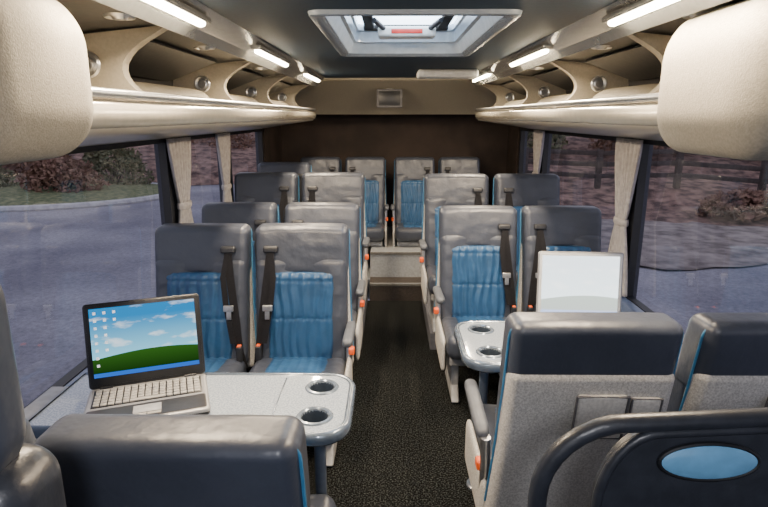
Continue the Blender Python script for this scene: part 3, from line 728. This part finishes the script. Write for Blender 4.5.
bush(-20.5, 21.0, (2.0, 1.6, 1.8), 'leaf_r', 'russet hedge bush at the far left edge')
def bush_r(x, y, r, m, label, n): bush(x, y, r, m, label, n, rbz(x, y))
bush_r(13.0, 18.6, (2.4, 1.5, 1.5), 'leaf_r', 'russet shrub behind the wooden fence, near right', 4500)
bush_r(8.6, 19.6, (1.7, 1.4, 1.3), 'leaf_r', 'russet shrub behind the wooden fence, beside the right curtain', 3500)
bush_r(4.6, 20.6, (1.6, 1.4, 1.3), 'leaf_g', 'olive shrub seen through the rear right windows', 3000)
bush_r(18.0, 17.2, (2.0, 1.6, 1.6), 'leaf_r', 'russet shrub behind the fence at the far right edge', 3500)
bush_r(8.6, 13.6, (1.0, 0.6, 0.45), 'leaf_r', 'low drift of russet brush at the foot of the bank outside right', 1800)
bush_r(11.8, 12.8, (1.2, 0.6, 0.45), 'leaf_r', 'low leafy clump below the fence at the right edge', 1800)

def tree(x, y, z, h, label):
    t = thing('bare_tree', label, 'tree', (x, y, z), group='bare trees outside the windows')
    bm = BM(); tube(bm, [(0, 0, -0.1), (0.05, 0, h * 0.5), (0.0, 0.1, h)], [0.14, 0.10, 0.04], 8); obj('trunk', bm, 'bark', t)
    bm = BM()
    for k in range(26):
        z0 = h * (0.25 + 0.7 * random.random()); a = random.random() * 6.28; L = h * 0.2 * (0.5 + random.random())
        p1 = Vector((0, 0, z0)); p2 = p1 + Vector((math.cos(a) * L * .6, math.sin(a) * L * .6, L * 0.5)); p3 = p2 + Vector((math.cos(a + .6) * L * .4, math.sin(a + .6) * L * .4, L * 0.4))
        tube(bm, [p1, p2, p3], [0.035, 0.02, 0.008], 5)
    obj('branches', bm, 'bark', t)
for i, (x, y, z, h, l) in enumerate(((-12.5, 24.6, GZ, 5, 'bare tree beyond the island bushes'), (-10.3, 28.5, GZ, 6, 'bare tree seen beside the left curtain'),
        (6.6, 23.5, rbz(6.6, 23.5), 5, 'bare tree behind the rear right window'), (10.8, 22.4, rbz(10.8, 22.4), 5, 'bare tree behind the wooden fence'), (15.6, 21.2, rbz(15.6, 21.2), 5, 'bare tree at the right edge behind the fence'))):
    tree(x, y, z, h, l)
t = thing('wooden_fence', 'dark wooden rail fence on the bank outside the right windows', 'fence', (0, 0, 0))
fp = [(2.0 + 2.0 * k, by0(2.0 + 2.0 * k) + 2.9) for k in range(11)]
for (x, y) in fp:
    bm = BM(); z = rbz(x, y); rbox(bm, (x, y, z + 0.5), (0.15, 0.15, 1.2), 0.01, nr=1, nm=1); obj('post', bm, 'timber', t)
for hh in (0.35, 0.68, 1.0):
    bm = BM(); tube(bm, [(x, y, rbz(x, y) + hh) for x, y in fp], 0, 6, flat=(0.03, 0.075)); obj('rail', bm, 'timber', t)

# ------------------------------------------------------------------ world, daylight, camera
w = bpy.data.worlds.new('World'); bpy.context.scene.world = w; w.use_nodes = True
nt = w.node_tree; bg = nt.nodes['Background']
tc = nt.nodes.new('ShaderNodeTexCoord'); sp = nt.nodes.new('ShaderNodeSeparateXYZ'); nt.links.new(tc.outputs['Generated'], sp.inputs[0])
rp = nt.nodes.new('ShaderNodeValToRGB'); rp.color_ramp.elements[0].position = 0.0; rp.color_ramp.elements[0].color = (0.78, 0.77, 0.82, 1)
rp.color_ramp.elements[1].position = 0.5; rp.color_ramp.elements[1].color = (0.70, 0.73, 0.88, 1); nt.links.new(sp.outputs['Z'], rp.inputs['Fac']); nt.links.new(rp.outputs['Color'], bg.inputs['Color'])
bg.inputs['Strength'].default_value = 1.2

cam = bpy.data.cameras.new('Camera'); co = bpy.data.objects.new('Camera', cam); C.objects.link(co)
cam.sensor_width = 36; cam.lens = 560 / 768 * 36; cam.clip_start = 0.02
co.location = (-0.05, 0, 1.62); co.rotation_euler = (math.radians(90 - 13.8), 0, math.radians(0.6))
bpy.context.scene.camera = co
